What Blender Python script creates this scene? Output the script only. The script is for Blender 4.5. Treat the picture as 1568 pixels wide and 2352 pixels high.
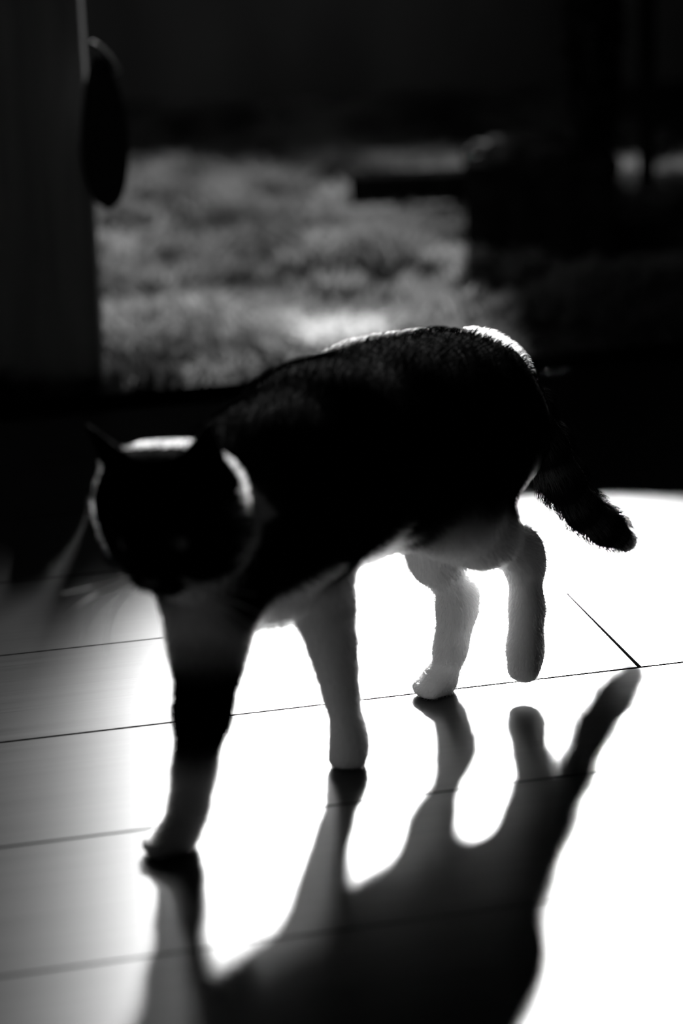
import bpy, bmesh, math, random
import numpy as np
from mathutils import Vector, Matrix

random.seed(7); rng = np.random.default_rng(7)
for o in list(bpy.data.objects): bpy.data.objects.remove(o, do_unlink=True)
scene = bpy.context.scene
COL = scene.collection

# ------------------------------------------------------------------ camera
F = 5800.0                      # focal length in pixels of the 1568 x 2352 frame
PITCH = math.radians(17.294); ROLL = math.radians(-2.069); CH = 0.728
_c, _s = math.cos(PITCH), math.sin(PITCH)
_r0 = np.array([1, 0, 0.]); _u0 = np.array([0, _s, _c]); FW = np.array([0, _c, -_s])
RI = math.cos(ROLL) * _r0 + math.sin(ROLL) * _u0
UP = -math.sin(ROLL) * _r0 + math.cos(ROLL) * _u0
CAM = np.array([0, 0, CH])
cd = bpy.data.cameras.new('camera'); cam = bpy.data.objects.new('camera', cd); COL.objects.link(cam)
cd.sensor_fit = 'VERTICAL'; cd.sensor_height = 36; cd.sensor_width = 24
cd.lens = F / 2352 * 36
cd.clip_start = 0.05; cd.clip_end = 200
M3 = Matrix((RI, UP, -FW)).transposed()
cam.matrix_world = Matrix.Translation(CAM) @ M3.to_4x4()
cd.dof.use_dof = True; cd.dof.focus_distance = 2.02; cd.dof.aperture_fstop = 3.2
scene.camera = cam

# ------------------------------------------------------------------ light
w = bpy.data.worlds.new('world'); scene.world = w; w.use_nodes = True
bg = w.node_tree.nodes['Background']; bg.inputs[0].default_value = (1, 1, 1, 1); bg.inputs[1].default_value = 0.003

def sun(name, el, az, strength, angle):
    l = bpy.data.lights.new(name, 'SUN'); l.energy = strength; l.angle = math.radians(angle)
    o = bpy.data.objects.new(name, l); COL.objects.link(o)
    e, a = math.radians(el), math.radians(az)
    d = Vector((math.sin(a) * math.cos(e), math.cos(a) * math.cos(e), math.sin(e)))
    o.rotation_euler = d.to_track_quat('Z', 'Y').to_euler(); o.location = d * 12
    return o
sun('sun', 24.5, 4.1, 12.0, 4.2)
sun('sun_fill', 24.5, -4.5, .075, 4.0)        # second, far weaker sun, added to lift the left edges of leg shadows

vs = scene.view_settings
vs.view_transform = 'Standard'; vs.look = 'None'; vs.gamma = 1; vs.use_curve_mapping = False
vs.exposure = 0.0

# ------------------------------------------------------------------ helpers
def at(u, v, y):                # a pixel of the photograph at the depth y of the place -> world point
    d = (u - 784) / F * RI - (v - 1176) / F * UP + FW
    return CAM + d * (y / d[1])
def gr(u, v, z=0):
    d = (u - 784) / F * RI - (v - 1176) / F * UP + FW
    return CAM + d * ((z - CH) / d[2])

def tag(o, label=None, cat=None, group=None, kind=None):
    if label: o['label'] = label
    if cat: o['category'] = cat
    if group: o['group'] = group
    if kind: o['kind'] = kind
    return o
def link(name, me, mat=None, parent=None):
    o = bpy.data.objects.new(name, me); COL.objects.link(o)
    if mat is not None: me.materials.append(mat)
    if parent is not None: o.parent = parent
    return o
def from_arrays(name, V, Fa, smooth=True):
    me = bpy.data.meshes.new(name); me.from_pydata([tuple(p) for p in V], [], [tuple(f) for f in Fa]); me.update()
    if smooth: me.polygons.foreach_set('use_smooth', [True] * len(me.polygons))
    return me
def bm_box(bm, x0, x1, y0, y1, z0, z1, bevel=0, seg=2):
    r = bmesh.ops.create_cube(bm, size=1)
    vs_ = r['verts']
    bmesh.ops.scale(bm, verts=vs_, vec=(x1 - x0, y1 - y0, z1 - z0))
    bmesh.ops.translate(bm, verts=vs_, vec=((x0 + x1) / 2, (y0 + y1) / 2, (z0 + z1) / 2))
    if bevel:
        es = list({e for v in vs_ for e in v.link_edges})
        bmesh.ops.bevel(bm, geom=es, offset=bevel, segments=seg, profile=.5, affect='EDGES')
def bm_mesh(name, bm, smooth=False):
    me = bpy.data.meshes.new(name); bm.to_mesh(me); bm.free()
    if smooth: me.polygons.foreach_set('use_smooth', [True] * len(me.polygons))
    return me
def tube(name, pts, rad, n=8):
    pts = [np.array(p, float) for p in pts]; V = []; Fa = []
    for i, p in enumerate(pts):
        t = pts[min(i + 1, len(pts) - 1)] - pts[max(i - 1, 0)]; t /= np.linalg.norm(t)
        a = np.cross(t, [0, 0, 1.]); a = a / np.linalg.norm(a) if np.linalg.norm(a) > 1e-4 else np.array([1, 0, 0.])
        b = np.cross(t, a); r = rad[i] if hasattr(rad, '__len__') else rad
        for k in range(n):
            q = 2 * math.pi * k / n; V.append(p + r * (math.cos(q) * a + math.sin(q) * b))
    m = len(pts)
    for i in range(m - 1):
        for k in range(n): Fa.append((i * n + k, i * n + (k + 1) % n, (i + 1) * n + (k + 1) % n, (i + 1) * n + k))
    Fa.append(tuple(range(n))[::-1]); Fa.append(tuple((m - 1) * n + k for k in range(n)))
    return from_arrays(name, V, Fa)
def bez(p0, p1, p2, n=10):
    p0, p1, p2 = map(lambda p: np.array(p, float), (p0, p1, p2))
    return [(1 - t) ** 2 * p0 + 2 * t * (1 - t) * p1 + t * t * p2 for t in np.linspace(0, 1, n)]

def mat(name, col=(.5, .5, .5), rough=.6, spec=.5):
    m = bpy.data.materials.new(name); m.use_nodes = True
    b = m.node_tree.nodes['Principled BSDF']
    b.inputs['Base Color'].default_value = (*col, 1); b.inputs['Roughness'].default_value = rough
    b.inputs['Specular IOR Level'].default_value = spec
    return m, m.node_tree, b
def noise_col(m, nt, b, c0, c1, scale=(8, 8, 8), detail=6, bump=0, coord='Object', lo=.35, hi=.65):
    tc = nt.nodes.new('ShaderNodeTexCoord'); mp = nt.nodes.new('ShaderNodeMapping'); mp.inputs['Scale'].default_value = scale
    nz = nt.nodes.new('ShaderNodeTexNoise'); nz.inputs['Detail'].default_value = detail; nz.inputs['Scale'].default_value = 1
    cr = nt.nodes.new('ShaderNodeValToRGB'); cr.color_ramp.elements[0].position = lo; cr.color_ramp.elements[1].position = hi
    cr.color_ramp.elements[0].color = (*c0, 1); cr.color_ramp.elements[1].color = (*c1, 1)
    nt.links.new(tc.outputs[coord], mp.inputs[0]); nt.links.new(mp.outputs[0], nz.inputs['Vector'])
    nt.links.new(nz.outputs['Fac'], cr.inputs[0]); nt.links.new(cr.outputs[0], b.inputs['Base Color'])
    if bump:
        bp = nt.nodes.new('ShaderNodeBump'); bp.inputs['Strength'].default_value = bump; bp.inputs['Distance'].default_value = .002
        nt.links.new(nz.outputs['Fac'], bp.inputs['Height']); nt.links.new(bp.outputs[0], b.inputs['Normal'])
    return nz

# materials ----------------------------------------------------------
FLOOR_ROUGH = .31
m_wood, nt, b = mat('lacquered_wood', rough=.8, spec=0)
nz = noise_col(m_wood, nt, b, (.020, .020, .020), (.034, .034, .034), scale=(3, 160, 3), detail=8)
tc = nt.nodes.new('ShaderNodeTexCoord'); mp = nt.nodes.new('ShaderNodeMapping'); mp.inputs['Scale'].default_value = (5, 420, 5)
n2 = nt.nodes.new('ShaderNodeTexNoise'); n2.inputs['Scale'].default_value = 1; n2.inputs['Detail'].default_value = 5
bp = nt.nodes.new('ShaderNodeBump'); bp.inputs['Strength'].default_value = .10; bp.inputs['Distance'].default_value = .0004
nt.links.new(tc.outputs['Object'], mp.inputs[0]); nt.links.new(mp.outputs[0], n2.inputs['Vector'])
nt.links.new(n2.outputs['Fac'], bp.inputs['Height']); nt.links.new(bp.outputs[0], b.inputs['Normal'])
gl = nt.nodes.new('ShaderNodeBsdfAnisotropic'); gl.distribution = 'BECKMANN'; gl.inputs['Roughness'].default_value = FLOOR_ROUGH
fr = nt.nodes.new('ShaderNodeFresnel'); fr.inputs['IOR'].default_value = 1.45
mxs = nt.nodes.new('ShaderNodeMixShader')
nt.links.new(bp.outputs[0], gl.inputs['Normal'])
nt.links.new(fr.outputs[0], mxs.inputs[0]); nt.links.new(b.outputs[0], mxs.inputs[1]); nt.links.new(gl.outputs[0], mxs.inputs[2])
nt.links.new(mxs.outputs[0], nt.nodes['Material Output'].inputs[0])
m_dark, _, _ = mat('dark_gap', (.01, .01, .01), .9, .1)
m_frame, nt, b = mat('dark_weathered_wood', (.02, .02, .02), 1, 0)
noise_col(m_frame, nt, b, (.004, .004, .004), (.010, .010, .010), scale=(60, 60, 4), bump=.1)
m_post, nt, b = mat('grey_painted_wood', (.2, .2, .2), .6)
noise_col(m_post, nt, b, (.30, .30, .30), (.42, .42, .42), scale=(60, 60, 4), bump=.1)
m_soil, nt, b = mat('soil', (.02, .02, .02), .95, .1)
noise_col(m_soil, nt, b, (.008, .008, .008), (.05, .05, .05), scale=(25, 25, 25), bump=.6)
m_wall, nt, b = mat('garden_wall', (.08, .08, .08), .9, .2)
noise_col(m_wall, nt, b, (.05, .05, .05), (.11, .11, .11), scale=(3, 3, 1), bump=.4)
m_cloth, nt, b = mat('dark_cloth', (.03, .03, .03), .9, .2)
noise_col(m_cloth, nt, b, (.02, .02, .02), (.045, .045, .045), scale=(200, 200, 200), bump=.3)
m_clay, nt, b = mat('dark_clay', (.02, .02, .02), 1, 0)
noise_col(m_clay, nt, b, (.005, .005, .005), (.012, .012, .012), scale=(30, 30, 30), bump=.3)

# ------------------------------------------------------------------ floor of planks
PSI = math.radians(12.42); PW = .19; TOFF = 2.1766
Rz = Matrix.Rotation(PSI, 4, 'Z')
bm = bmesh.new(); bm_box(bm, -2.6, 2.6, -.4, TOFF + PW * 3, -.06, -.012)
floor = link('floor', bm_mesh('floor', bm), m_dark); floor.matrix_world = Rz
tag(floor, 'dark lacquered wooden plank floor shining in low sun', kind='structure')
gp = gr(1466, 1530); joint_s = math.cos(PSI) * gp[0] + math.sin(PSI) * gp[1]     # the end joint the photo shows
PL = 1.26; GAP = .0013
pm_cache = {}
def plank_mesh(L, Wd):
    key = (round(L, 4), round(Wd, 4))
    if key not in pm_cache:
        bm = bmesh.new(); bm_box(bm, 0, L, 0, Wd, -.012, 0, .0008, 1); me = bm_mesh('plank', bm); me.materials.append(m_wood); pm_cache[key] = me
    return pm_cache[key]
for n in range(-3, 13):
    t1 = TOFF - PW * n
    off = {1: joint_s}.get(n, joint_s + (n * 0.47 % 1) * PL)
    if n in (2, 3, 4, 0): off = joint_s + {2: .62, 3: .58, 4: .66, 0: -.52}[n]
    k0 = int(math.floor((-1.6 - off) / PL))
    for k in range(k0, k0 + 5):
        s0 = off + k * PL
        if s0 > 1.6: break
        o = bpy.data.objects.new('plank', plank_mesh(PL - 1.5 * GAP, PW - GAP)); COL.objects.link(o); o.parent = floor
        o.location = (s0 + GAP * .75, t1 - PW + GAP / 2, rng.uniform(-.00012, .00012))
# flat door sill
bm = bmesh.new(); bm_box(bm, -2.6, 2.6, TOFF + PW * 3.0 + .002, TOFF + PW * 3.0 + .06, -.06, .004, .003, 2)
sill = link('trim_1', bm_mesh('trim_1', bm), m_frame); sill.matrix_world = Rz
tag(sill, 'flat dark door sill at the end of the plank floor', kind='structure')
# ------------------------------------------------------------------ the cat: one continuous body
VOX = .0026
lo = np.array([-.20, 1.44, -.004]); hi = np.array([.30, 2.06, .345])
dims = np.ceil((hi - lo) / VOX).astype(int)
D = np.full(dims, 1e3, np.float32)
PRIMS = []                                 # (a, b, ra, rb, fur length, flow)
def region(pmin, pmax, pad):
    i0 = np.clip(np.floor((pmin - pad - lo) / VOX).astype(int), 0, dims); i1 = np.clip(np.ceil((pmax + pad - lo) / VOX).astype(int) + 1, 0, dims)
    sl = tuple(slice(a, b_) for a, b_ in zip(i0, i1))
    g = np.meshgrid(*[lo[k] + VOX * np.arange(i0[k], i1[k], dtype=np.float32) for k in range(3)], indexing='ij')
    return sl, np.stack(g, -1).astype(np.float32)
def smin(a, b_, k):
    h = np.maximum(k - np.abs(a - b_), 0) / k
    return np.minimum(a, b_) - h * h * k * .25
def cone(a, b_, ra, rb, k=.015, fur=.006, flow=None, squash=None):
    """round cone from a to b; squash = (axis, factor) flattens it along a direction"""
    a = np.array(a, np.float32); b_ = np.array(b_, np.float32)
    m = max(ra, rb); sl, P = region(np.minimum(a, b_) - m, np.maximum(a, b_) + m, k + 3 * VOX)
    d_ = cone_d(P, a, b_, ra, rb, squash)
    D[sl] = smin(D[sl], d_.astype(np.float32), k)
    fl = (b_ - a) if flow is None else np.array(flow); fl = fl / (np.linalg.norm(fl) + 1e-9)
    PRIMS.append((a, b_, ra, rb, fur, fl))
def cone_d(P, a, b_, ra, rb, squash=None):
    ab = b_ - a; L2 = float(ab @ ab) + 1e-12
    q = P - a
    t = np.clip(q @ ab / L2, 0, 1)
    w_ = q - t[..., None] * ab
    if squash is not None:
        ax = np.array(squash[0], np.float32); ax /= np.linalg.norm(ax); c_ = w_ @ ax
        w_ = w_ + (c_ * (squash[1] - 1))[..., None] * ax
    return np.linalg.norm(w_, axis=-1) - (ra + (rb - ra) * t)
def carve(a, b_, ra, rb, k=.004, squash=None):
    a = np.array(a, np.float32); b_ = np.array(b_, np.float32)
    m = max(ra, rb); sl, P = region(np.minimum(a, b_) - m, np.maximum(a, b_) + m, k + 3 * VOX)
    d_ = cone_d(P, a, b_, ra, rb, squash).astype(np.float32)
    D[sl] = -smin(-D[sl], d_, k)

def chain(pts, k, fur, rev=False):
    for (p, r), (q, s_) in zip(pts, pts[1:]):
        f_ = np.array(q) - np.array(p)
        cone(p, q, r, s_, k, fur, -f_ if rev else f_)
A = at
# trunk, from the pelvis to the chest
pelv = A(1085, 893, 1.875); loin = A(985, 955, 1.83); mid = A(880, 1010, 1.775); rib = A(745, 1062, 1.70); chest = A(620, 1150, 1.635)
back_flow = pelv - chest
for p, q, r, s_ in ((pelv, loin, .043, .056), (loin, mid, .056, .066), (mid, rib, .066, .064), (rib, chest, .064, .056)):
    cone(p, q, r, s_, .03, .011, back_flow)
cone(A(905, 1085, 1.835), A(725, 1150, 1.75), .045, .050, .03, .011, back_flow)     # belly and brisket
brisk = A(612, 1318, 1.675)
cone(chest, brisk, .055, .030, .03, .012, (0.1, .1, -1))
# neck and nape
hc = A(388, 1178, 1.535)                                                          # centre of the skull
cone(chest + np.array([0, 0, .012]), hc + np.array([.012, .03, -.008]), .046, .038, .03, .012, back_flow)
cone(brisk, hc + np.array([.01, .02, -.03]), .028, .030, .025, .012, (0, .1, -1))
# left foreleg (carries weight)
sL = A(712, 1180, 1.665)
chain([(sL, .036), (A(744, 1400, 1.705), .0205), (A(762, 1480, 1.712), .0158), (A(774, 1540, 1.715), .0130), (A(784, 1600, 1.717), .0110), (A(799, 1672, 1.719), .0105), (A(802, 1708, 1.716), .0115)], .012, .0045)
# right foreleg, reaching forward
sR = A(505, 1230, 1.60)
chain([(sR, .038), (A(492, 1420, 1.605), .0225), (A(478, 1520, 1.603), .0192), (A(464, 1640, 1.597), .0152), (A(446, 1770, 1.590), .0110), (A(432, 1860, 1.585), .0092), (A(417, 1915, 1.583), .0092)], .02, .0045)
cone(A(452, 1330, 1.60), A(464, 1455, 1.602), .028, .019, .02, .006)
# right hind leg, planted
hR = A(1045, 960, 1.865)
chain([(hR, .046), (A(958, 1165, 1.825), .026), (A(1000, 1285, 1.845), .0165), (A(1052, 1362, 1.882), .0115), (A(1048, 1410, 1.880), .0105), (A(1034, 1490, 1.868), .0092), (A(1018, 1560, 1.856), .0088)], .02, .0055)
# left hind leg, lifted
hL = A(1120, 985, 1.865)
chain([(hL, .048), (A(1035, 1165, 1.785), .034), (A(1105, 1225, 1.815), .0235), (A(1193, 1262, 1.862), .0135), (A(1206, 1300, 1.866), .0102), (A(1210, 1400, 1.862), .0100), (A(1206, 1490, 1.850), .0105), (A(1205, 1530, 1.842), .0108)], .02, .0055)
cone(A(1110, 1010, 1.88), A(1112, 1120, 1.865), .030, .020, .02, .010)
# paws with toes
def paw(base, fdir, wd, ln, drop, nt_=4):
    f_ = np.array(fdir, float); f_ /= np.linalg.norm(f_); sd = np.array([f_[1], -f_[0], 0.])
    sd = sd / np.linalg.norm(sd)
    for i in range(nt_):
        o_ = (i - (nt_ - 1) / 2) / ((nt_ - 1) / 2)
        p0 = base + sd * o_ * wd * .55
        p1 = base + sd * o_ * wd + f_ * ln * (1 - .22 * abs(o_)) + np.array([0, 0, drop])
        cone(p0, p1, .0068, .0058, .005, .003)
    return f_
def foot(gx, gy, fdir, wd=.0085, ln=.013):
    base = np.array([gx, gy, .0098]); paw(base, fdir, wd, ln, -.0030)
    cone(base - np.array([0, 0, .001]), base + np.array([0, 0, .006]), .0088, .009, .008, .003)
gFL = gr(802, 1757); foot(gFL[0], gFL[1] + .004, (-.15, -1, 0), .0085, .012)
cone(A(802, 1708, 1.716), (gFL[0], gFL[1] + .006, .011), .0112, .011, .010, .004)
gFR = gr(408, 1957); foot(gFR[0] - .003, gFR[1] + .002, (-.92, -.45, 0), .0080, .016)
cone(A(417, 1915, 1.583), (gFR[0] + .002, gFR[1] + .004, .010), .0092, .0098, .010, .004)
gHR = gr(1010, 1595); foot(gHR[0] - .003, gHR[1] + .002, (-.75, -.65, 0), .0085, .013)
cone(A(1018, 1560, 1.856), (gHR[0] + .003, gHR[1] + .004, .010), .0088, .0098, .010, .004)
pHL = A(1205, 1528, 1.842); paw(pHL, (-.35, -.4, -.85), .0070, .007, 0)
# tail
tl = [(A(1140, 858, 1.912), .018), (A(1207, 940, 1.938), .0165), (A(1254, 1030, 1.958), .0165), (A(1292, 1108, 1.968), .0158), (A(1342, 1175, 1.99), .0146), (A(1392, 1213, 2.006), .0132), (A(1436, 1242, 2.02), .0098)]
chain(tl, .012, .012)
cone(pelv, tl[0][0], .030, .019, .02, .011)
# ---- head
hf = np.array([-.30, -.90, -.40]); hf /= np.linalg.norm(hf)                       # facing
hx = np.array([1, -.33, .10]); hx -= hf * (hx @ hf); hx /= np.linalg.norm(hx)
hz = np.cross(hx, hf); hz = hz if hz[2] > 0 else -hz
def hp(x, y, z): return hc + hx * x + hf * y + hz * z
cone(hp(-.012, -.006, .004), hp(.012, -.006, .004), .038, .038, .012, .006, -hf)    # skull
cone(hp(0, .006, .006), hp(0, .026, .0), .030, .021, .012, .004, -hf)             # forehead to nose bridge
for s_ in (-1, 1):
    cone(hp(s_ * .022, .004, -.016), hp(s_ * .032, -.004, -.018), .024, .018, .012, .010, hx * s_ - hz * .5 - hf * .4)   # cheek
    cone(hp(s_ * .006, .036, -.020), hp(s_ * .011, .034, -.022), .0115, .0105, .006, .0035, hx * s_ - hz * .6)          # whisker pad
    cone(hp(s_ * .026, -.010, .026), hp(s_ * .042, -.012, .062), .0190, .0032, .008, .003, hz + hx * s_ * .3, squash=(hf + hx * s_ * .5, 2.4))  # ear
    carve(hp(s_ * .026, .000, .032), hp(s_ * .0405, -.0055, .058), .0120, .0015, .003, squash=(hf + hx * s_ * .5, 2.4))
    carve(hp(s_ * .0175, .0335, .0015), hp(s_ * .0195, .033, .002), .0058, .0058, .004)                                 # eye socket
cone(hp(0, .020, .004), hp(0, .043, -.010), .012, .0068, .008, .003, hf * -1 + hz * .3)   # nose bridge
cone(hp(0, .030, -.034), hp(0, .022, -.034), .0095, .012, .008, .004, -hf)               # chin

def surface_nets(D, lo, vox):
    S = D < 0
    cells = np.zeros(tuple(n - 1 for n in D.shape), bool)
    c8 = [(i, j, k) for i in (0, 1) for j in (0, 1) for k in (0, 1)]
    def sub(Aa, o): return Aa[o[0]:Aa.shape[0] - 1 + o[0], o[1]:Aa.shape[1] - 1 + o[1], o[2]:Aa.shape[2] - 1 + o[2]]
    any_ = np.zeros_like(cells); all_ = np.ones_like(cells)
    for o in c8: any_ |= sub(S, o); all_ &= sub(S, o)
    act = any_ & ~all_
    idx = np.argwhere(act); N = len(idx)
    vid = np.full(cells.shape, -1, np.int64); vid[act] = np.arange(N)
    acc = np.zeros((N, 3)); cnt = np.zeros(N)
    val = {o: D[idx[:, 0] + o[0], idx[:, 1] + o[1], idx[:, 2] + o[2]].astype(float) for o in c8}
    for o in c8:
        for ax in range(3):
            if o[ax] == 0:
                o2 = tuple(1 if q == ax else o[q] for q in range(3))
                a_, b_ = val[o], val[o2]; m = (a_ < 0) != (b_ < 0)
                t = np.where(m, a_ / np.where(m, a_ - b_, 1), 0)
                p = np.array(o, float)[None] + 0 * idx; p[:, ax] += t
                acc[m] += p[m]; cnt[m] += 1
    V = lo + vox * (idx + acc / cnt[:, None])
    quads = []
    for ax in range(3):
        u_, v_ = (ax + 1) % 3, (ax + 2) % 3
        s0 = [slice(None)] * 3; s1 = [slice(None)] * 3; s0[ax] = slice(0, -1); s1[ax] = slice(1, None)
        ch = np.argwhere(S[tuple(s0)] != S[tuple(s1)])
        ok = (ch[:, u_] > 0) & (ch[:, v_] > 0) & (ch[:, u_] < D.shape[u_] - 1) & (ch[:, v_] < D.shape[v_] - 1)
        ch = ch[ok]
        ins = S[tuple(ch.T)]
        def cid(du, dv):
            q = ch.copy(); q[:, u_] += du; q[:, v_] += dv
            return vid[tuple(q.T)]
        Q = np.stack([cid(-1, -1), cid(0, -1), cid(0, 0), cid(-1, 0)], 1)
        Q[~ins] = Q[~ins][:, ::-1]
        quads.append(Q)
    return V, np.concatenate(quads)
V, Q = surface_nets(D, lo, VOX)
# keep the largest connected piece, relax a little
nb = np.concatenate([Q[:, [0, 1]], Q[:, [1, 2]], Q[:, [2, 3]], Q[:, [3, 0]]])
def relax(V, lam):
    s_ = np.zeros_like(V); c_ = np.zeros(len(V))
    for a, b_ in ((0, 1), (1, 0)):
        np.add.at(s_, nb[:, a], V[nb[:, b_]]); np.add.at(c_, nb[:, a], 1)
    return V + lam * (s_ / np.maximum(c_, 1)[:, None] - V)
for _ in range(2): V = relax(V, .5); V = relax(V, -.45)
V[:, 2] = np.maximum(V[:, 2], .0006)

# coat pattern: dark tabby above, white below, plus painted rim light; returned per point
def sstep(x, a, b_): t = np.clip((x - a) / (b_ - a), 0, 1); return t * t * (3 - 2 * t)
tail_pts = np.array([p for p, r in tl]); tail_len = np.concatenate([[0], np.cumsum(np.linalg.norm(np.diff(tail_pts, axis=0), axis=1))])
ax_ = (pelv - chest); ax_ /= np.linalg.norm(ax_)
far_ = np.array([ax_[1], -ax_[0], 0.]); far_ /= np.linalg.norm(far_); far_ = far_ * (1 if far_[0] < 0 else -1)
def coat(P, skin=False):
    n = len(P); s_ = (P - chest) @ ax_
    wob = .012 * np.sin(P[:, 0] * 61 + P[:, 1] * 37) + .008 * np.sin(P[:, 1] * 113 + 1.3)
    zl = .168 - .004 * np.clip(s_ / .25, -1, 1.2) + wob
    dark = sstep(P[:, 2], zl - .026, zl + .020)                      # saddle of dark fur
    # face: dark mask, white muzzle blaze and chin
    L = np.stack([(P - hc) @ hx, (P - hc) @ hf, (P - hc) @ hz], 1)
    inhead = (np.linalg.norm(L - np.array([0, 0, .01]), axis=1) < .075) & (L[:, 1] > -.022)
    fd = sstep(L[:, 2] + .35 * np.abs(L[:, 0]), -.040, -.034)
    dark = np.where(inhead, fd, dark)
    # the sun's rim light painted white into the nape and croup fur
    rim_nape = (np.abs(L[:, 1] + .028 - np.where(L[:, 0] < -.03, .010, 0)) < np.where(L[:, 0] < -.03, .018, .012)) & (np.abs(L[:, 0]) < .09) & (L[:, 2] < .09) & (L[:, 2] > -.035) & ~((np.abs(L[:, 0]) > .030) & (L[:, 2] > .030))
    dark = np.where(rim_nape, 0., dark)
    rim_cheek = (np.abs(L[:, 0]) > .036) & (L[:, 2] > -.040) & (L[:, 2] < .014) & (L[:, 1] > -.034) & (L[:, 1] < .012)  # backlit edge of the cheeks, painted as light hairs
    dark = np.where(rim_cheek & (not skin), .1, dark)
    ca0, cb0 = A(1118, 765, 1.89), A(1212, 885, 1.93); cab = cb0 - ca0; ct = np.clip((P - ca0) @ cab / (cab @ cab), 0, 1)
    rim_croup = np.linalg.norm(P - ca0 - ct[:, None] * cab, axis=1)
    if not skin: dark = np.where(rim_croup < .028, .05, dark)
    # sunlit edge of the back, painted as lighter hairs beyond the spine
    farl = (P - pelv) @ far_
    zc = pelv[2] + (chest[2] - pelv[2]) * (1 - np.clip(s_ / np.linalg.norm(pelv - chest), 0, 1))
    rim_spine = sstep(farl, .016, .030) * sstep(P[:, 2], .235, .25) * sstep(s_, .12, .20)
    if not skin: dark = np.where(inhead, dark, dark * (1 - .6 * rim_spine))
    # right foreleg: dark sleeve from elbow to wrist
    slv = (np.linalg.norm(P[:, :2] - np.array(A(470, 1600, 1.598))[:2], axis=1) < .05) & (P[:, 2] < .16) & (P[:, 1] < 1.64)
    dark = np.where(slv & ~inhead, np.maximum(dark, sstep(P[:, 2], .045, .075) * (1 - sstep(P[:, 2], .115, .165))), dark)
    # tail
    best = np.full(n, 9.); tt = np.zeros(n)
    for i in range(len(tail_pts) - 1):
        a, b_ = tail_pts[i], tail_pts[i + 1]; ab = b_ - a; t = np.clip((P - a) @ ab / (ab @ ab), 0, 1)
        d_ = np.linalg.norm(P - a - t[:, None] * ab, axis=1); m = d_ < best
        best[m] = d_[m]; tt[m] = (tail_len[i] + t * np.linalg.norm(ab))[m]
    ontail = (best < .034) & (tt > .02) & (P[:, 1] > 1.90)
    dark = np.where(ontail, 1., dark)
    stripe = .5 + .5 * np.sin(s_ * 190 + 6 * np.sin(P[:, 2] * 30))
    dc = .002 + .003 * stripe
    ring = .5 + .5 * np.sin(tt * 2 * math.pi / .036 + .6)
    dc = np.where(ontail, .003 + .03 * sstep(ring, .62, .95), dc)
    dc = np.where(ontail & (tt > tail_len[-1] - .008), .25, dc)
    val = dark * dc + (1 - dark) * .88
    return val
vn_me = from_arrays('body', V, Q)
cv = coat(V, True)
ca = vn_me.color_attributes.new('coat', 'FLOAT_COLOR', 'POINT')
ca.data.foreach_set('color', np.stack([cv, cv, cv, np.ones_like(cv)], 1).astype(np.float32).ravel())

m_skin, nt, b = mat('cat_coat', rough=.9, spec=.02)
at_ = nt.nodes.new('ShaderNodeAttribute'); at_.attribute_name = 'coat'
nt.links.new(at_.outputs['Color'], b.inputs['Base Color'])
m_hair = bpy.data.materials.new('cat_fur'); m_hair.use_nodes = True; nt = m_hair.node_tree; nt.nodes.clear()
out = nt.nodes.new('ShaderNodeOutputMaterial'); hb = nt.nodes.new('ShaderNodeBsdfHairPrincipled')
hb.parametrization = 'COLOR'; hb.inputs['Roughness'].default_value = .35; hb.inputs['Radial Roughness'].default_value = .4; hb.inputs['IOR'].default_value = 1.3
at_ = nt.nodes.new('ShaderNodeAttribute'); at_.attribute_name = 'coat'
df = nt.nodes.new('ShaderNodeBsdfDiffuse')                                 # dull dark hairs
mr = nt.nodes.new('ShaderNodeMapRange'); mr.inputs['From Min'].default_value = .03; mr.inputs['From Max'].default_value = .25
mxh = nt.nodes.new('ShaderNodeMixShader')
nt.links.new(at_.outputs['Fac'], mr.inputs['Value']); nt.links.new(mr.outputs[0], mxh.inputs[0])
nt.links.new(at_.outputs['Color'], df.inputs['Color']); nt.links.new(at_.outputs['Color'], hb.inputs['Color'])
nt.links.new(df.outputs[0], mxh.inputs[1]); nt.links.new(hb.outputs[0], mxh.inputs[2]); nt.links.new(mxh.outputs[0], out.inputs[0])

cat = bpy.data.objects.new('cat', None); COL.objects.link(cat)
tag(cat, 'dark tabby and white cat walking across the sunlit plank floor', 'cat')
body = link('body', vn_me, m_skin, cat)

# fur: short hairs grown from the skin, lying along the body
NH = 110000
tri = np.concatenate([Q[:, [0, 1, 2]], Q[:, [0, 2, 3]]])
e1 = V[tri[:, 1]] - V[tri[:, 0]]; e2 = V[tri[:, 2]] - V[tri[:, 0]]
cr_ = np.cross(e1, e2); area = np.linalg.norm(cr_, axis=1) / 2; fn = cr_ / (2 * area[:, None] + 1e-12)
ti = rng.choice(len(tri), NH, p=area / area.sum())
r1, r2 = rng.random(NH), rng.random(NH); sw = r1 + r2 > 1; r1[sw], r2[sw] = 1 - r1[sw], 1 - r2[sw]
root = V[tri[ti, 0]] + r1[:, None] * e1[ti] + r2[:, None] * e2[ti]; nor = fn[ti]
fl = np.zeros((NH, 3)); wl = np.zeros(NH); ws = np.zeros(NH)
for a, b_, ra, rb, fur, f_ in PRIMS:
    ab = b_ - a; t = np.clip((root - a) @ ab / (ab @ ab + 1e-12), 0, 1)
    d_ = np.abs(np.linalg.norm(root - a - t[:, None] * ab, axis=1) - (ra + (rb - ra) * t))
    w_ = np.exp(-(d_ / .006) ** 2) + 1e-6
    fl += w_[:, None] * f_; wl += w_ * fur; ws += w_
fl /= ws[:, None]; ln = wl / ws
fl += rng.normal(0, .16, (NH, 3)); fl -= nor * (fl * nor).sum(1)[:, None]; fl /= np.linalg.norm(fl, axis=1)[:, None] + 1e-6
ln = ln * rng.uniform(.6, 1.25, NH)
tt = np.array([0, .35, .7, 1.0])
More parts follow.
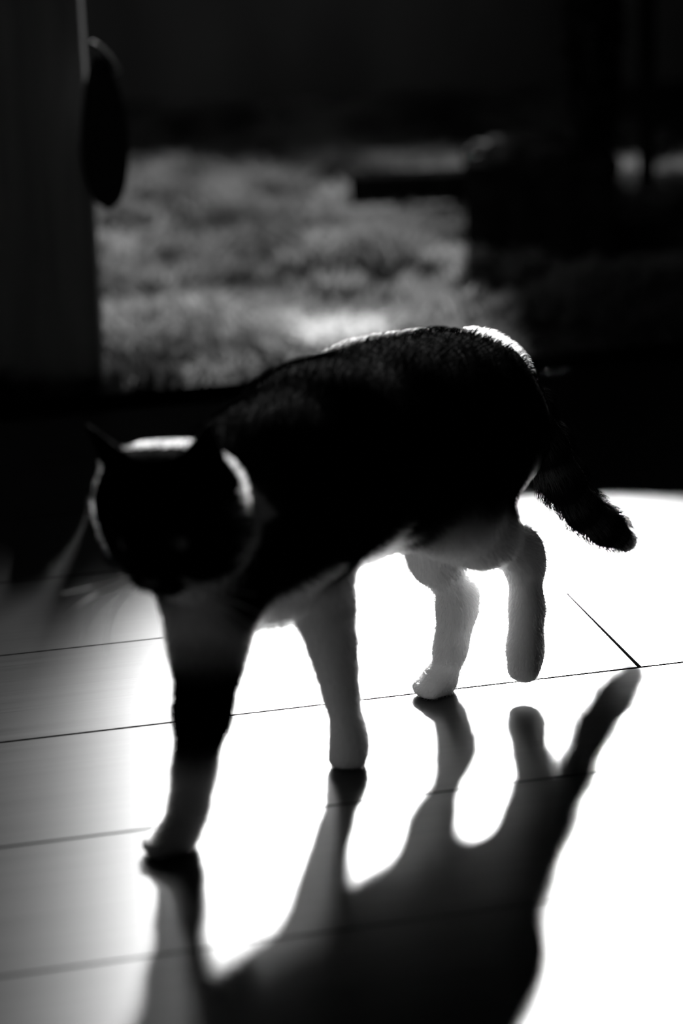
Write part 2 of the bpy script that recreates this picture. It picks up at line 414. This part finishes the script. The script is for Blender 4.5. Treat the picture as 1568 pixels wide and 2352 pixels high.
lift = np.array([0, .30, .46, .52])
pts = root[:, None] + ln[:, None, None] * (fl[:, None] * (tt * .9)[None, :, None] + nor[:, None] * lift[None, :, None] * .8)
pts[..., 2] -= (.12 * ln)[:, None] * (tt ** 2)[None]
pts[..., 2] = np.maximum(pts[..., 2], .0004)
hcu = bpy.data.hair_curves.new('fur'); hcu.add_curves([4] * NH)
hcu.attributes['position'].data.foreach_set('vector', pts.astype(np.float32).ravel())
ra_ = hcu.attributes.new('radius', 'FLOAT', 'POINT') if 'radius' not in hcu.attributes else hcu.attributes['radius']
ra_.data.foreach_set('value', np.tile(np.array([.00011, .0001, .00007, .00001], np.float32), NH))
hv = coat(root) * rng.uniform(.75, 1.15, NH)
hv = np.where((rng.random(NH) < .3) & (root[:, 2] > .2), np.minimum(hv, .004), hv)      # dark hairs mixed in so the painted rim light sparkles
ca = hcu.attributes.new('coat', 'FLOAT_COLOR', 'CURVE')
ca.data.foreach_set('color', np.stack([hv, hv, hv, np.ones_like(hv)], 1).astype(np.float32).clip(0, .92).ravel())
hcu.materials.append(m_hair)
fur_o = bpy.data.objects.new('fur', hcu); COL.objects.link(fur_o); fur_o.parent = cat
tag(fur_o, kind='stuff')

# eyes, nose, whiskers
m_eye, _, _ = mat('eye_iris', (.25, .25, .25), .05, .6)
m_pup, _, _ = mat('eye_pupil', (.004, .004, .004), .05, .6)
m_nose, _, _ = mat('nose_leather', (.06, .06, .06), .45)
m_whisk, _, _ = mat('whisker_hair', (.9, .9, .9), .4)
def ball(name, r, m, loc, parent, sc=(1, 1, 1)):
    bm = bmesh.new(); bmesh.ops.create_uvsphere(bm, u_segments=20, v_segments=12, radius=r)
    bmesh.ops.scale(bm, verts=bm.verts, vec=sc)
    rot = Matrix((hx, hf, hz)).transposed()
    bmesh.ops.rotate(bm, verts=bm.verts, matrix=rot); bmesh.ops.translate(bm, verts=bm.verts, vec=loc)
    return link(name, bm_mesh(name, bm, True), m, parent)
for s_ in (-1, 1):
    e = ball('eye', .0068, m_eye, hp(s_ * .0172, .0285, .0015), cat)
    ball('pupil', .0034, m_pup, hp(s_ * .0178, .0340, .0013), e, (.55, .5, 1))
ball('nose', .0045, m_nose, hp(0, .0485, -.0145), cat, (1.25, .7, .8))
wsp = [(-1, .006, -.018, -.055, -.010, .5), (-1, .007, -.020, -.060, -.030, .7), (-1, .008, -.022, -.052, -.046, .8), (-1, .006, -.024, -.040, -.056, .9), (-1, .009, -.021, -.046, -.020, .6)]
wsp += [(-a, x, z, -dx, dz, c_) for a, x, z, dx, dz, c_ in wsp]
for a, x, z, dx, dz, c_ in wsp:
    p0 = hp(a * (x + .006), .040, z); p1 = p0 + hx * dx * .6 + hf * .012 + hz * dz * .1; p2 = p0 + hx * dx + hf * .006 + hz * dz
    link('whisker', tube('whisker', bez(p0, p1, p2, 10), list(np.linspace(.0005, .00015, 10)), 5), m_whisk, cat)
# ------------------------------------------------------------------ the garden beyond the sill
GZ = -.03
T_EDGE = TOFF + PW * 3.0 + .062
bm = bmesh.new(); gx = 60; gy = 60
vv = {}
for i in range(gx + 1):
    for j in range(gy + 1):
        s_ = -2.6 + 5.2 * i / gx; t = T_EDGE + (5.6 - T_EDGE) * j / gy
        x = s_ * math.cos(PSI) - t * math.sin(PSI); y = s_ * math.sin(PSI) + t * math.cos(PSI)
        z = GZ + .007 * math.sin(x * 11 + 1.5 * math.sin(y * 7)) + .007 * math.sin(y * 9 + x * 4)
        vv[i, j] = bm.verts.new((x, y, z))
for i in range(gx):
    for j in range(gy): bm.faces.new((vv[i, j], vv[i + 1, j], vv[i + 1, j + 1], vv[i, j + 1]))
ground = link('ground', bm_mesh('ground', bm, True), m_soil); tag(ground, 'dark soil under the lawn beyond the door sill', kind='structure')
# grass: uneven tufts, with bare dark spots between them
NB = 105000
s_ = rng.uniform(-1.5, 1.6, NB * 2); t = T_EDGE + .01 + (5.1 - T_EDGE) * rng.random(NB * 2)
def vnoise(x, y, sc, seed):
    r_ = np.random.default_rng(seed); G = r_.random((256, 256)); x = x * sc + 50; y = y * sc + 50
    i = np.floor(x).astype(int); j = np.floor(y).astype(int); fx = x - i; fy = y - j
    fx = fx * fx * (3 - 2 * fx); fy = fy * fy * (3 - 2 * fy)
    g_ = lambda a, b_: G[a % 256, b_ % 256]
    return (g_(i, j) * (1 - fx) + g_(i + 1, j) * fx) * (1 - fy) + (g_(i, j + 1) * (1 - fx) + g_(i + 1, j + 1) * fx) * fy
X = s_ * math.cos(PSI) - t * math.sin(PSI); Y = s_ * math.sin(PSI) + t * math.cos(PSI)
dens = .6 * vnoise(X, Y, 12, 1) + .4 * vnoise(X, Y, 28, 2)
a_, b__ = gr(1085, 602, GZ), gr(1425, 602, GZ); a2, c2 = gr(806, 496, GZ), gr(1130, 496, GZ)
free = ~((X > a_[0] - .03) & (X < b__[0] + .03) & (Y > a_[1] - .03) & (Y < a_[1] + .22)) & ~((X > a2[0] - .03) & (X < c2[0] + .03) & (Y > a2[1] - .03) & (Y < a2[1] + .16))
free &= ~((np.abs(Y - 4.0) < .04) & ((np.abs(X + .62) < .04) | (np.abs(X - 1.32) < .04)))
keep = free & (dens + rng.uniform(-.08, .08, len(dens)) > .49); X, Y, dens = X[keep][:NB], Y[keep][:NB], dens[keep][:NB]
n = len(X); Z = GZ + .007 * np.sin(X * 11 + 1.5 * np.sin(Y * 7)) + .007 * np.sin(Y * 9 + X * 4) - .003
an = rng.uniform(0, 2 * math.pi, n); le = rng.uniform(0, 2 * math.pi, n); hh = (.022 + .05 * np.clip(dens - .4, 0, .4)) * rng.uniform(.6, 1.3, n); lean = rng.uniform(.3, 1.3, n) * hh
wd = rng.uniform(.0014, .0026, n)
P0 = np.stack([X - wd * np.cos(an), Y - wd * np.sin(an), Z], 1); P1 = np.stack([X + wd * np.cos(an), Y + wd * np.sin(an), Z], 1)
mx, my = X + .4 * lean * np.cos(le), Y + .4 * lean * np.sin(le)
P2 = np.stack([mx - .8 * wd * np.cos(an), my - .8 * wd * np.sin(an), Z + hh * .65], 1); P3 = np.stack([mx + .8 * wd * np.cos(an), my + .8 * wd * np.sin(an), Z + hh * .65], 1)
P4 = np.stack([X + lean * np.cos(le), Y + lean * np.sin(le), Z + hh], 1)
GV = np.stack([P0, P1, P3, P2, P4], 1).reshape(-1, 3); base = np.arange(n)[:, None] * 5
fq = (base + np.array([0, 1, 2, 3])).tolist(); ft = (base + np.array([3, 2, 4])).tolist()
gme = from_arrays('grass', GV, fq + ft)
pale_spot = np.exp(-(((X + .005) / .06) ** 2 + ((Y - 3.20) / .10) ** 2))  # spot of lighter blades behind the cat
gv = np.clip(.15 + .07 * (rng.random(n) - .5) + .16 * (vnoise(X, Y, 5, 3) - .5) + 1.3 * pale_spot * (.4 + vnoise(X, Y, 20, 5)), .015, .8)
gv = np.clip(gv * (.35 + 1.3 * vnoise(X, Y * .6, 17, 8)) + .55 * pale_spot * (vnoise(X, Y, 24, 9) > .35), .01, .85)
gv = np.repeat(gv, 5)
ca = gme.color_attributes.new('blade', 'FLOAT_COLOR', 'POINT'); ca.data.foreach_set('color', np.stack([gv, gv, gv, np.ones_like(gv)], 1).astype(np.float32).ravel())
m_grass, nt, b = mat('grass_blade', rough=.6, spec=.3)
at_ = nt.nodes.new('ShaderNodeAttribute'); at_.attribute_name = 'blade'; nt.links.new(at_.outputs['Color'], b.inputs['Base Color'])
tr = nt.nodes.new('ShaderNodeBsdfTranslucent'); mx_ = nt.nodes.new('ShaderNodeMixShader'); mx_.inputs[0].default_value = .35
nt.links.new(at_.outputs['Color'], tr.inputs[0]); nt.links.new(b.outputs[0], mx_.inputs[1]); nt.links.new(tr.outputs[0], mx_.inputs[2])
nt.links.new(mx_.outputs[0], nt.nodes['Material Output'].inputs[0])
grass = link('grass', gme, m_grass); tag(grass, 'short patchy lawn grass, paler behind the cat', 'grass', kind='stuff')

# low garden wall at the back, its face in shade
bm = bmesh.new(); bm_box(bm, -4, 4, 5.38, 5.63, -.1, .43, .01, 2)
gw = link('wall_back', bm_mesh('wall_back', bm), m_wall); tag(gw, 'low dark garden wall behind the lawn', kind='structure')


# dark door leaf folded out on the left, a cloth bag hung from its edge
dy = 2.96; p = at(238, 880, dy)
bm = bmesh.new(); bm_box(bm, p[0] - .75, p[0], dy, dy + .045, GZ - .01, 1.95, .004, 2)
leaf = link('door_1', bm_mesh('door_1', bm), m_post); tag(leaf, 'tall dark door leaf folded out beside the lawn', kind='structure')
hk = at(207, 108, dy - .012)
bagE = bpy.data.objects.new('cloth_bag', None); COL.objects.link(bagE)
tag(bagE, 'dark cloth bag hanging from the edge of the door leaf', 'bag')
cb = at(238, 300, dy - .03)
Vb = []; Fb = []; nr, ns = 18, 24
for i in range(nr + 1):
    a = i / nr; z = .084 - .178 * a
    wx = .030 * (max(0, math.sin(math.pi * min(1, a * .97 + .03)))) ** .45 * (.75 + .3 * a)
    wy = .018 * (max(0, math.sin(math.pi * min(1, a * .97 + .03)))) ** .6
    for k in range(ns):
        q = 2 * math.pi * k / ns; cr = 1 + .06 * math.sin(5 * q + 4 * a)
        Vb.append(cb + np.array([wx * cr * math.cos(q), wy * cr * math.sin(q), z]))
for i in range(nr):
    for k in range(ns): Fb.append((i * ns + k, (i + 1) * ns + k, (i + 1) * ns + (k + 1) % ns, i * ns + (k + 1) % ns))
link('bag_body', from_arrays('bag_body', Vb, Fb), m_cloth, bagE)
link('strap', tube('strap', bez(hk + np.array([0, 0, .004]), hk + np.array([.016, -.004, .0]), cb + np.array([.020, 0, .066]), 10), .004, 8), m_post, bagE)
link('hook', tube('hook', [hk + np.array([-.002, .014, .006]), hk + np.array([-.001, -.002, .004]), hk + np.array([0, -.006, .010])], .0022, 6), m_frame, bagE)

# things standing on the lawn to the right, all in silhouette
def onlawn(u, v): return gr(u, v, GZ)
a, b_ = onlawn(1085, 602), onlawn(1425, 602)
pl = bpy.data.objects.new('planter_box', None); COL.objects.link(pl); pl.location = ((a[0] + b_[0]) / 2, a[1] + .09, GZ)
tag(pl, 'dark square planter box with an upright shrub standing on the lawn', 'planter')
hw = (b_[0] - a[0]) / 2
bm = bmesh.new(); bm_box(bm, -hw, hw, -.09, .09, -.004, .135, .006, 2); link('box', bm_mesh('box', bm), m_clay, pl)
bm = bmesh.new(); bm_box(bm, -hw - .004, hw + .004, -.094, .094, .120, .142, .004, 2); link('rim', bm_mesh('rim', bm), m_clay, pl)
sv = []; sf = []
bm = bmesh.new(); bmesh.ops.create_icosphere(bm, subdivisions=4, radius=1)
for v_ in bm.verts:
    q = v_.co; k = 1 + .10 * math.sin(9 * q.x + 3) * math.sin(8 * q.y) + .08 * math.sin(17 * q.z + 11 * q.x)
    v_.co = Vector((q.x * hw * .82 * k - .02, q.y * .07 * k, .135 + max(q.z, -.2) * .036 * k))
link('moss_mound', bm_mesh('moss_mound', bm, True), m_soil, pl)
def leaves(name, cen, rad, n, size, m, parent=None):
    u = rng.normal(size=(n, 3)); u /= np.linalg.norm(u, axis=1)[:, None]; p_ = cen + u * (rng.random(n) ** .4)[:, None] * np.array(rad)
    d1 = rng.normal(size=(n, 3)); d1 /= np.linalg.norm(d1, axis=1)[:, None]; d2 = np.cross(d1, rng.normal(size=(n, 3))); d2 /= np.linalg.norm(d2, axis=1)[:, None]
    sz = size * rng.uniform(.6, 1.3, n)[:, None]
    LV = np.stack([p_ - d1 * sz, p_ + d2 * sz * .45, p_ + d1 * sz, p_ - d2 * sz * .45], 1).reshape(-1, 3)
    return link(name, from_arrays(name, LV, (np.arange(n)[:, None] * 4 + np.arange(4)).tolist()), m, parent)
fo = leaves('foliage', np.array([hw * .78, 0, .34]), (hw * .36, .05, .24), 2600, .016, m_clay, pl); tag(fo, kind='stuff')
for k in range(3): link('stem', tube('stem', bez((hw * .55 + .012 * k, .01 * k - .01, .13), (hw * .6, 0, .25), (hw * .5 + .03 * k, .02 * k - .02, .45), 6), .004, 6), m_soil, pl)
# low flat bench of one board on short feet
a = onlawn(806, 496); c_ = onlawn(1130, 496)
be = bpy.data.objects.new('low_bench', None); COL.objects.link(be); be.location = (a[0], a[1], GZ)
tag(be, 'low flat dark bench on short feet behind the planter box', 'bench')
L_ = c_[0] - a[0]
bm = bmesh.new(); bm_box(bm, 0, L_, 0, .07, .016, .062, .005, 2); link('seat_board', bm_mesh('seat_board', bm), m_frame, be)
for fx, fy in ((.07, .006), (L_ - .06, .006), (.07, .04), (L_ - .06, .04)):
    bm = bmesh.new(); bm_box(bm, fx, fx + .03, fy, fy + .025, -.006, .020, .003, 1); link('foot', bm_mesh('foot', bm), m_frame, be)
# garden table, of which the legs show
a = onlawn(1485, 452)
tb = bpy.data.objects.new('garden_table', None); COL.objects.link(tb); tb.location = (a[0], a[1], GZ)
tag(tb, 'dark garden table with square legs standing on the lawn', 'table')
for fx, fy in ((0, 0), (.48, 0), (0, .75), (.48, .75)):
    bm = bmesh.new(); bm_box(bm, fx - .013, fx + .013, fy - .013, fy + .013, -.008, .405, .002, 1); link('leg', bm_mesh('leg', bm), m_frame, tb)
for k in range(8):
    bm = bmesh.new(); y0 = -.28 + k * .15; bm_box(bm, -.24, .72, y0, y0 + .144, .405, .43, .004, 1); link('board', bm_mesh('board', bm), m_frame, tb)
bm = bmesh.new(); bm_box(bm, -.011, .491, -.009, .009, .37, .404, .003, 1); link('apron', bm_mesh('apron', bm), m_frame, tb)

# unseen cord with hung cloths, added to shade the far end of the floor
ly = 4.0
def line_z(x): return .80 + .62 * (x - .33) ** 2
wl_ = bpy.data.objects.new('shade_line', None); COL.objects.link(wl_); wl_.location = (0, 0, 0)
tag(wl_, 'unseen cord between two wooden posts, added to carry the shading cloths', 'shade line')
xs = np.linspace(-.62, 1.32, 24)
link('cord', tube('cord', [(x, ly, line_z(x) + .004) for x in xs], .003, 6), m_cloth, wl_)
for x in (-.62, 1.32):
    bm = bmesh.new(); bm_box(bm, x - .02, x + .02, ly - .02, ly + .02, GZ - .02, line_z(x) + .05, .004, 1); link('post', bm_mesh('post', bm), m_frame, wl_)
def hung(name, x0, x1, nx, zbot):
    Vb = []; Fb = []; xs = np.linspace(x0, x1, nx); m_ = 13
    for x in xs:
        zt = line_z(x) + .010; zb = zbot + .01 * math.sin(x * 9)
        for k in range(m_):          # front layer up, over the cord, back layer down
            t_ = k / (m_ - 1); side = -1 if t_ < .5 else 1; q = 1 - abs(t_ - .5) * 2
            Vb.append((x, ly + side * .006 * min(1, (1 - q) * 6 + .05) + .006 * math.sin(x * 31 + 1) * (1 - q), zb + (zt - zb) * q ** .9))
    for i in range(nx - 1):
        for k in range(m_ - 1): Fb.append((i * m_ + k, i * m_ + k + 1, (i + 1) * m_ + k + 1, (i + 1) * m_ + k))
    return link(name, from_arrays(name, Vb, Fb), m_cloth)
tag(hung('shade_sheet', -.19, 1.05, 48, .47), 'wide unseen dark sheet folded over the cord, added to shade the floor', 'shade_sheet')
ban = bpy.data.objects.new('shade_cloth', None); COL.objects.link(ban)  # added out of view to keep both suns off the far left floor
tag(ban, 'small unseen dark cloth on two cords, added to shade the far left floor', 'shade cloth')
Vb = []; Fb = []; nx, nz_ = 20, 6
for f_ in (0, 1):
    for i in range(nx):
        for k in range(nz_):
            x = -.57 + .385 * i / (nx - 1); Vb.append((x, ly + .004 * f_ + .008 * math.sin(x * 27), .44 + .315 * k / (nz_ - 1)))
    o0 = f_ * nx * nz_
    for i in range(nx - 1):
        for k in range(nz_ - 1):
            q = (o0 + i * nz_ + k, o0 + (i + 1) * nz_ + k, o0 + (i + 1) * nz_ + k + 1, o0 + i * nz_ + k + 1); Fb.append(q if f_ == 0 else q[::-1])
link('cloth', from_arrays('cloth', Vb, Fb), m_cloth, ban)
for x in (-.55, -.205): link('cord', tube('cord', [(x, ly, .75), (x, ly, line_z(x))], .0015, 6), m_cloth, ban)
